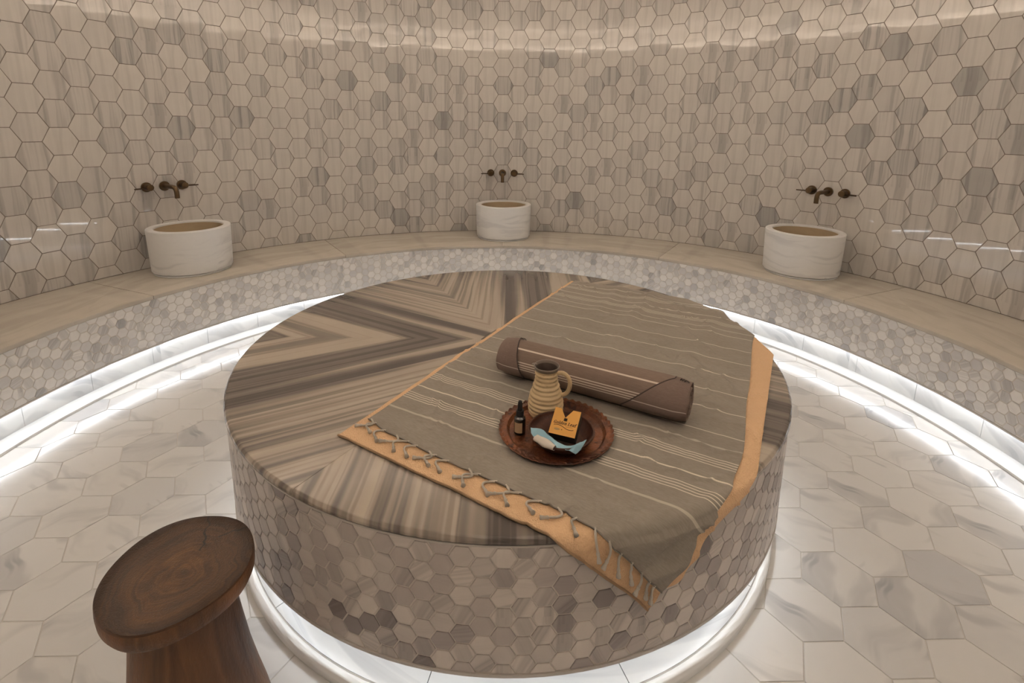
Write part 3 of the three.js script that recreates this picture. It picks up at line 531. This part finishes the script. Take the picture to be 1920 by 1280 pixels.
  const fringe = (x0, ang, dir) => { for (let i = 0; i < 3; i++) { const p0 = new THREE.Vector3(...surf(x0 + dir * i * 0.006, ang, 0.004)), c = new THREE.CatmullRomCurve3([p0, p0.clone().add(new THREE.Vector3(dir * 0.004, 0.006, 0.003)), p0.clone().add(new THREE.Vector3(dir * (0.008 + i * 0.003), 0.005, 0.009))]); part('fringe', new THREE.TubeGeometry(c, 10, 0.0016, 6), hemMat, g); } };
  fringe(0.05, 1.75, 1); fringe(L - 0.03, 1.5, 1);
  flap((a) => lerp(L - 0.185, L - 0.045, clamp((a + 0.55) / 2.1)), 1, -0.75, 1.7);
  flap((a) => lerp(0.10, 0.048, clamp((a + 0.6) / 2.4)), -1, -0.75, 1.9);
}

// ---------------------------------------------------------------- tray and what stands on it
const trayC = new THREE.Vector3(0.135, TOP + 0.0104, 0.642);
{
  const copperTex = tex(512, 512, (u, v) => {
    const p = fbm(u * 7, v * 7, 3, 4), q = fbm(u * 26, v * 26, 9, 3), s = smooth(0.66, 0.8, fbm(u * 16, v * 16, 21, 3));
    return mix3(mix3([0.34, 0.195, 0.115], [0.60, 0.375, 0.22], smooth(0.3, 0.7, p) * 0.7 + (q - 0.5) * 0.5), [0.12, 0.055, 0.04], s * 0.6);
  });
  const g = thing('copper_tray', 'round hammered copper tray with scalloped rim on the striped towel', 'tray'); g.position.copy(trayC);
  const mat = std({ map: copperTex, color: lin(0.85, 0.8, 0.78), metalness: 0.35, roughness: 0.42, bumpMap: rep(fineNoise, 1, 1), bumpScale: 0.0015 });
  const R = 0.158, n = 240, prof = [[0, 0.0035], [0.045, 0.0035], [0.09, 0.0035], [0.12, 0.0035], [0.1285, 0.004], [0.1315, 0.0065], [0.136, 0.0125], [0.139, 0.0135], [0.146, 0.0125], [0.152, 0.0125], [0.1565, 0.0145], [R, 0.0135], [0.1575, 0.0115], [0.152, 0.0095], [0.139, 0.0105], [0.134, 0.007], [0.1285, 0.001], [0.08, 0.0], [0, 0]];
  const pos = [], uv = [], idx = [];
  prof.forEach(([r, y]) => { for (let i = 0; i <= n; i++) { const t = i / n * Math.PI * 2, k = smooth(0.138, 0.157, r), w = Math.cos(t * 46); const rad = r + k * 0.0013 * w + (r > 0.14 && r < 0.152 ? 0 : 0), yy = y + k * 0.0020 * w + (r > 0.139 && r < 0.152 && y > 0.011 ? 0.0016 * Math.cos(t * 46 + Math.PI) : 0); pos.push(rad * Math.sin(t), yy, rad * Math.cos(t)); uv.push(0.5 + rad * Math.sin(t) * 3, 0.5 + rad * Math.cos(t) * 3); } });
  for (let j = 0; j < prof.length - 1; j++) for (let i = 0; i < n; i++) { const a = j * (n + 1) + i; idx.push(a, a + n + 1, a + n + 2, a, a + n + 2, a + 1); }
  const b = new THREE.BufferGeometry(); b.setAttribute('position', new THREE.Float32BufferAttribute(pos, 3)); b.setAttribute('uv', new THREE.Float32BufferAttribute(uv, 2)); b.setIndex(idx);
  part('dish', toCreasedNormals(b, 0.5), mat, g);
}
const trayY = trayC.y + 0.0038;
{ // ribbed stoneware jug
  const clay = tex(512, 512, (u, v) => { const n = fbm(u * 8, v * 30, 3, 3, 8, 0), s = smooth(0.62, 0.8, fbm(u * 20, v * 20, 7, 2, 20, 0)); return mix3([0.86, 0.77, 0.61], [0.66, 0.56, 0.42], clamp(n * 0.6 + s * 0.3 - 0.1)); });
  const g = thing('stoneware_jug', 'cream ribbed stoneware jug with handle standing on the copper tray', 'jug'); g.position.set(0.1115, trayY, 0.5545);
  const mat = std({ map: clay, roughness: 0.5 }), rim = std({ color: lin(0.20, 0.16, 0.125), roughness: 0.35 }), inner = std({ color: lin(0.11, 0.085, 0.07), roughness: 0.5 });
  const H = 0.152, env = [[0, 0.046], [0.012, 0.0505], [0.035, 0.0515], [0.06, 0.0475], [0.085, 0.0395], [0.105, 0.034], [0.12, 0.032], [0.135, 0.033], [0.146, 0.0355], [H, 0.0365]];
  const rad = (y) => interp(env, y) + (y > 0.006 && y < 0.137 ? 0.0011 * Math.cos((y - 0.006) / 0.0122 * Math.PI * 2) : 0);
  const out = [[0.0001, 0], [0.043, 0]]; for (let y = 0; y <= 0.1411; y += 0.0015) out.push([rad(y), y]);
  const bg = lathe(out, 64); part('body', bg, mat, g);
  part('rim', lathe([[rad(0.141), 0.141], [0.0365, 0.146], [0.0375, H - 0.002], [0.0365, H], [0.0345, H], [0.033, H - 0.003], [0.0315, 0.143]], 64), rim, g, 'dark glazed rim');
  part('inside', lathe([[0.0315, 0.144], [0.029, 0.12], [0.035, 0.09], [0.044, 0.05], [0.044, 0.012], [0.0001, 0.01]], 48), inner, g);
  const dx = Math.cos(-0.28), dz = -Math.sin(-0.28);                      // the handle points to the right and a little to the camera
  const hp = [[0.030, 0.132], [0.050, 0.134], [0.066, 0.120], [0.069, 0.097], [0.060, 0.074], [0.043, 0.064]].map(([r, y]) => new THREE.Vector3(r * dx, y, r * dz));
  const hg = new THREE.TubeGeometry(new THREE.CatmullRomCurve3(hp), 40, 0.0062, 12); part('handle', hg, mat, g);
  const lip = new THREE.SphereGeometry(0.006, 16, 12); lip.scale(1.3, 0.5, 1); lip.translate(-0.036 * dx, H - 0.002, -0.036 * dz); part('spout_lip', lip, rim, g);
}
{ // dropper bottle
  const g = thing('dropper_bottle', 'small dark dropper bottle with kraft label on the copper tray', 'bottle'); g.position.set(0.0345, trayY, 0.654);
  const glass = phys({ color: lin(0.012, 0.009, 0.008), roughness: 0.12, clearcoat: 0.6, clearcoatRoughness: 0.1 }), rubber = std({ color: lin(0.012, 0.012, 0.013), roughness: 0.5 });
  part('glass_body', lathe([[0.0001, 0], [0.0145, 0], [0.016, 0.002], [0.016, 0.044], [0.0145, 0.0485], [0.009, 0.051], [0.0085, 0.055], [0.0001, 0.055]], 40), glass, g);
  part('cap_collar', lathe([[0.0001, 0.052], [0.0105, 0.052], [0.0108, 0.053], [0.0106, 0.068], [0.0098, 0.0695], [0.0001, 0.0695]], 36), rubber, g);
  part('rubber_bulb', lathe([[0.0001, 0.069], [0.0075, 0.069], [0.0068, 0.073], [0.0062, 0.086], [0.0058, 0.092], [0.0042, 0.0962], [0.0001, 0.0975]], 28), rubber, g);
  const lab = new THREE.CylinderGeometry(0.01625, 0.01625, 0.03, 24, 1, true, -1.1, 1.5); lab.translate(0, 0.0235, 0);
  part('label', lab, std({ color: lin(0.42, 0.29, 0.17), roughness: 0.9, side: THREE.DoubleSide }), g, 'blank kraft paper label');
}
const bowlC = new THREE.Vector3(0.144, trayY, 0.694);
{ // wooden bowl
  const wood = tex(512, 512, (u, v) => { const w = fbm(u * 5, v * 5, 3, 3, 5, 0), g = fbm(u * 6 + w * 2, v * 30 + w * 4, 13, 3, 6, 0); return mix3([0.20, 0.095, 0.05], [0.37, 0.195, 0.10], clamp(g * 1.1 - 0.15)); });
  const g = thing('wooden_bowl', 'dark brown wooden bowl on the copper tray', 'bowl'); g.position.copy(bowlC);
  part('bowl_shell', lathe([[0.0001, 0], [0.05, 0], [0.056, 0.003], [0.074, 0.016], [0.084, 0.029], [0.0885, 0.0365], ...arcPts(0.0858, 0.0375, 0.003, 0, Math.PI, 6), [0.0815, 0.031], [0.07, 0.017], [0.052, 0.009], [0.0001, 0.007]], 80), std({ map: wood, roughness: 0.55, bumpMap: rep(fineNoise, 2, 1), bumpScale: 0.0006 }), g);
}
{ // printed kraft box leaning in the bowl
  const cv = document.createElement('canvas'); cv.width = 512; cv.height = 560; const x = cv.getContext('2d');
  x.fillStyle = '#d9a255'; x.fillRect(0, 0, 512, 560);
  x.fillStyle = '#1d120b'; x.strokeStyle = '#1d120b';
  x.save(); x.translate(256, 228); x.scale(1.35, 1.35); for (let i = 0; i < 8; i++) { x.rotate(Math.PI / 4); x.beginPath(); x.moveTo(0, 0); x.lineTo(9, -18); x.lineTo(0, i % 2 ? -32 : -40); x.lineTo(-9, -18); x.closePath(); x.fill(); } x.restore();
  x.font = 'italic bold 88px serif'; x.textAlign = 'center'; x.fillText('Golden Leaf', 256, 340, 440); x.lineWidth = 2; x.strokeText('Golden Leaf', 256, 340, 440);
  x.lineWidth = 11; x.lineCap = 'round'; x.beginPath(); x.moveTo(62, 372); x.bezierCurveTo(150, 340, 220, 372, 280, 402); x.bezierCurveTo(340, 432, 400, 430, 448, 412); x.stroke();
  x.lineWidth = 4; x.beginPath(); x.moveTo(290, 372); x.lineTo(420, 366); x.stroke();
  x.fillStyle = '#a98a5e'; x.beginPath(); x.ellipse(140, 450, 58, 24, 0, 0, 7); x.fill(); x.fillStyle = '#7a4a22'; x.beginPath(); x.arc(232, 448, 11, 0, 7); x.fill();
  const print = new THREE.CanvasTexture(cv); print.colorSpace = THREE.SRGBColorSpace;
  const g = thing('kraft_box', 'small printed kraft box with notched end leaning in the wooden bowl', 'box');
  const W = 0.071, Hh = 0.076, D = 0.030;
  const BL = new THREE.Vector3(0.1082, TOP + 0.055, 0.7125), ex = new THREE.Vector3(0.0665, 0, 0.0255).normalize(), ey = new THREE.Vector3(0.0275, 0.036, -0.0595); ey.addScaledVector(ex, -ey.dot(ex)).normalize(); const ez = ex.clone().cross(ey);
  g.position.copy(BL); g.quaternion.setFromRotationMatrix(new THREE.Matrix4().makeBasis(ex, ey, ez));
  const outline = () => { const s = new THREE.Shape(); [[0, 0], [W, 0], [W, Hh], [W * 0.70, Hh], [W * 0.47, Hh * 0.66], [W * 0.24, Hh], [0, Hh]].forEach((q, i) => i ? s.lineTo(...q) : s.moveTo(...q)); return s; };
  const body = new THREE.ExtrudeGeometry((() => { const s = new THREE.Shape(); s.moveTo(0, 0); s.lineTo(W, 0); s.lineTo(W, Hh * 0.97); s.lineTo(W * 0.72, Hh * 0.97); s.lineTo(W * 0.47, Hh * 0.62); s.lineTo(W * 0.22, Hh * 0.97); s.lineTo(0, Hh * 0.97); return s; })(), { depth: D, bevelEnabled: false }); body.translate(0, 0, -D - 0.0006);
  part('carton', body, std({ color: lin(0.02, 0.015, 0.012), roughness: 0.6 }), g, 'dark sides');
  const pan = new THREE.ExtrudeGeometry(outline(), { depth: 0.0006, bevelEnabled: false }); pan.translate(0, 0, -0.0006);
  const uv = pan.attributes.uv, P = pan.attributes.position; for (let i = 0; i < uv.count; i++) uv.setXY(i, P.getX(i) / W, P.getY(i) / Hh);
  part('printed_panel', pan, std({ map: print, roughness: 0.8 }), g, 'kraft panel with black script print');
}
{ // blue tissue and a small rolled white cloth in the bowl
  const g = thing('blue_tissue', 'crumpled light blue tissue hanging over the bowl rim', 'tissue');
  const A = [[0.0627, 0.577, 0.6956], [0.0914, 0.574, 0.6960], [0.1100, 0.570, 0.7160], [0.1360, 0.568, 0.7470], [0.1617, 0.5735, 0.7660], [0.1813, 0.5815, 0.7654], [0.2018, 0.589, 0.7613]], B = [[0.0633, 0.573, 0.7244], [0.0827, 0.567, 0.7258], [0.109, 0.567, 0.7478], [0.127, 0.571, 0.7757], [0.1488, 0.575, 0.7832], [0.1607, 0.5765, 0.7948], [0.1704, 0.569, 0.7931]];
  const ca = new THREE.CatmullRomCurve3(A.map((q) => new THREE.Vector3(...q))), cb = new THREE.CatmullRomCurve3(B.map((q) => new THREE.Vector3(...q)));
  const F = (s, t) => { const a = ca.getPoint(s), b = cb.getPoint(s), k = 1 - t; return [lerp(a.x, b.x, k), lerp(a.y, b.y, k) + 0.006 * Math.sin(t * Math.PI) * Math.sin(s * 17) + 0.003 * (fbm(s * 14, t * 5, 3, 2) - 0.5), lerp(a.z, b.z, k)]; };
  part('tissue_sheet', clothGeo(60, 16, F, 0.0012, (s, t) => [s, t]), std({ color: lin(0.30, 0.50, 0.60), roughness: 0.85, side: THREE.DoubleSide }), g);
  const w = thing('rolled_white_cloth', 'small rolled white cloth lying on the blue tissue', 'cloth');
  const a = new THREE.Vector3(0.0755, 0.577, 0.7375), b = new THREE.Vector3(0.1194, 0.577, 0.7795), ax = b.clone().sub(a), L = ax.length();
  const pos = [], uv = [], idx = [], m = 28, n = 40;
  for (let i = 0; i <= m; i++) for (let j = 0; j <= n; j++) { const x = i / m, t = j / n * Math.PI * 2.3, r = (0.0105 + 0.003 * Math.sin(x * 2.6 + 0.4)) * (1 - 0.30 * (t / 7.2)) * (1 - 0.25 * Math.pow(x, 6)) * (1 + 0.08 * Math.sin(x * 9 + t * 2)); pos.push(x * L, r * Math.cos(t + 0.6) * 0.82, r * Math.sin(t + 0.6)); uv.push(x, t); }
  for (let i = 0; i < m; i++) for (let j = 0; j < n; j++) { const k = i * (n + 1) + j; idx.push(k, k + 1, k + n + 2, k, k + n + 2, k + n + 1); }
  const bg = new THREE.BufferGeometry(); bg.setAttribute('position', new THREE.Float32BufferAttribute(pos, 3)); bg.setAttribute('uv', new THREE.Float32BufferAttribute(uv, 2)); bg.setIndex(idx); bg.computeVertexNormals();
  w.position.copy(a); w.quaternion.setFromUnitVectors(new THREE.Vector3(1, 0, 0), ax.normalize());
  part('cloth_roll', bg, std({ color: lin(0.74, 0.68, 0.60), roughness: 0.9, side: THREE.DoubleSide }), w);
}

renderer.render(scene, camera);
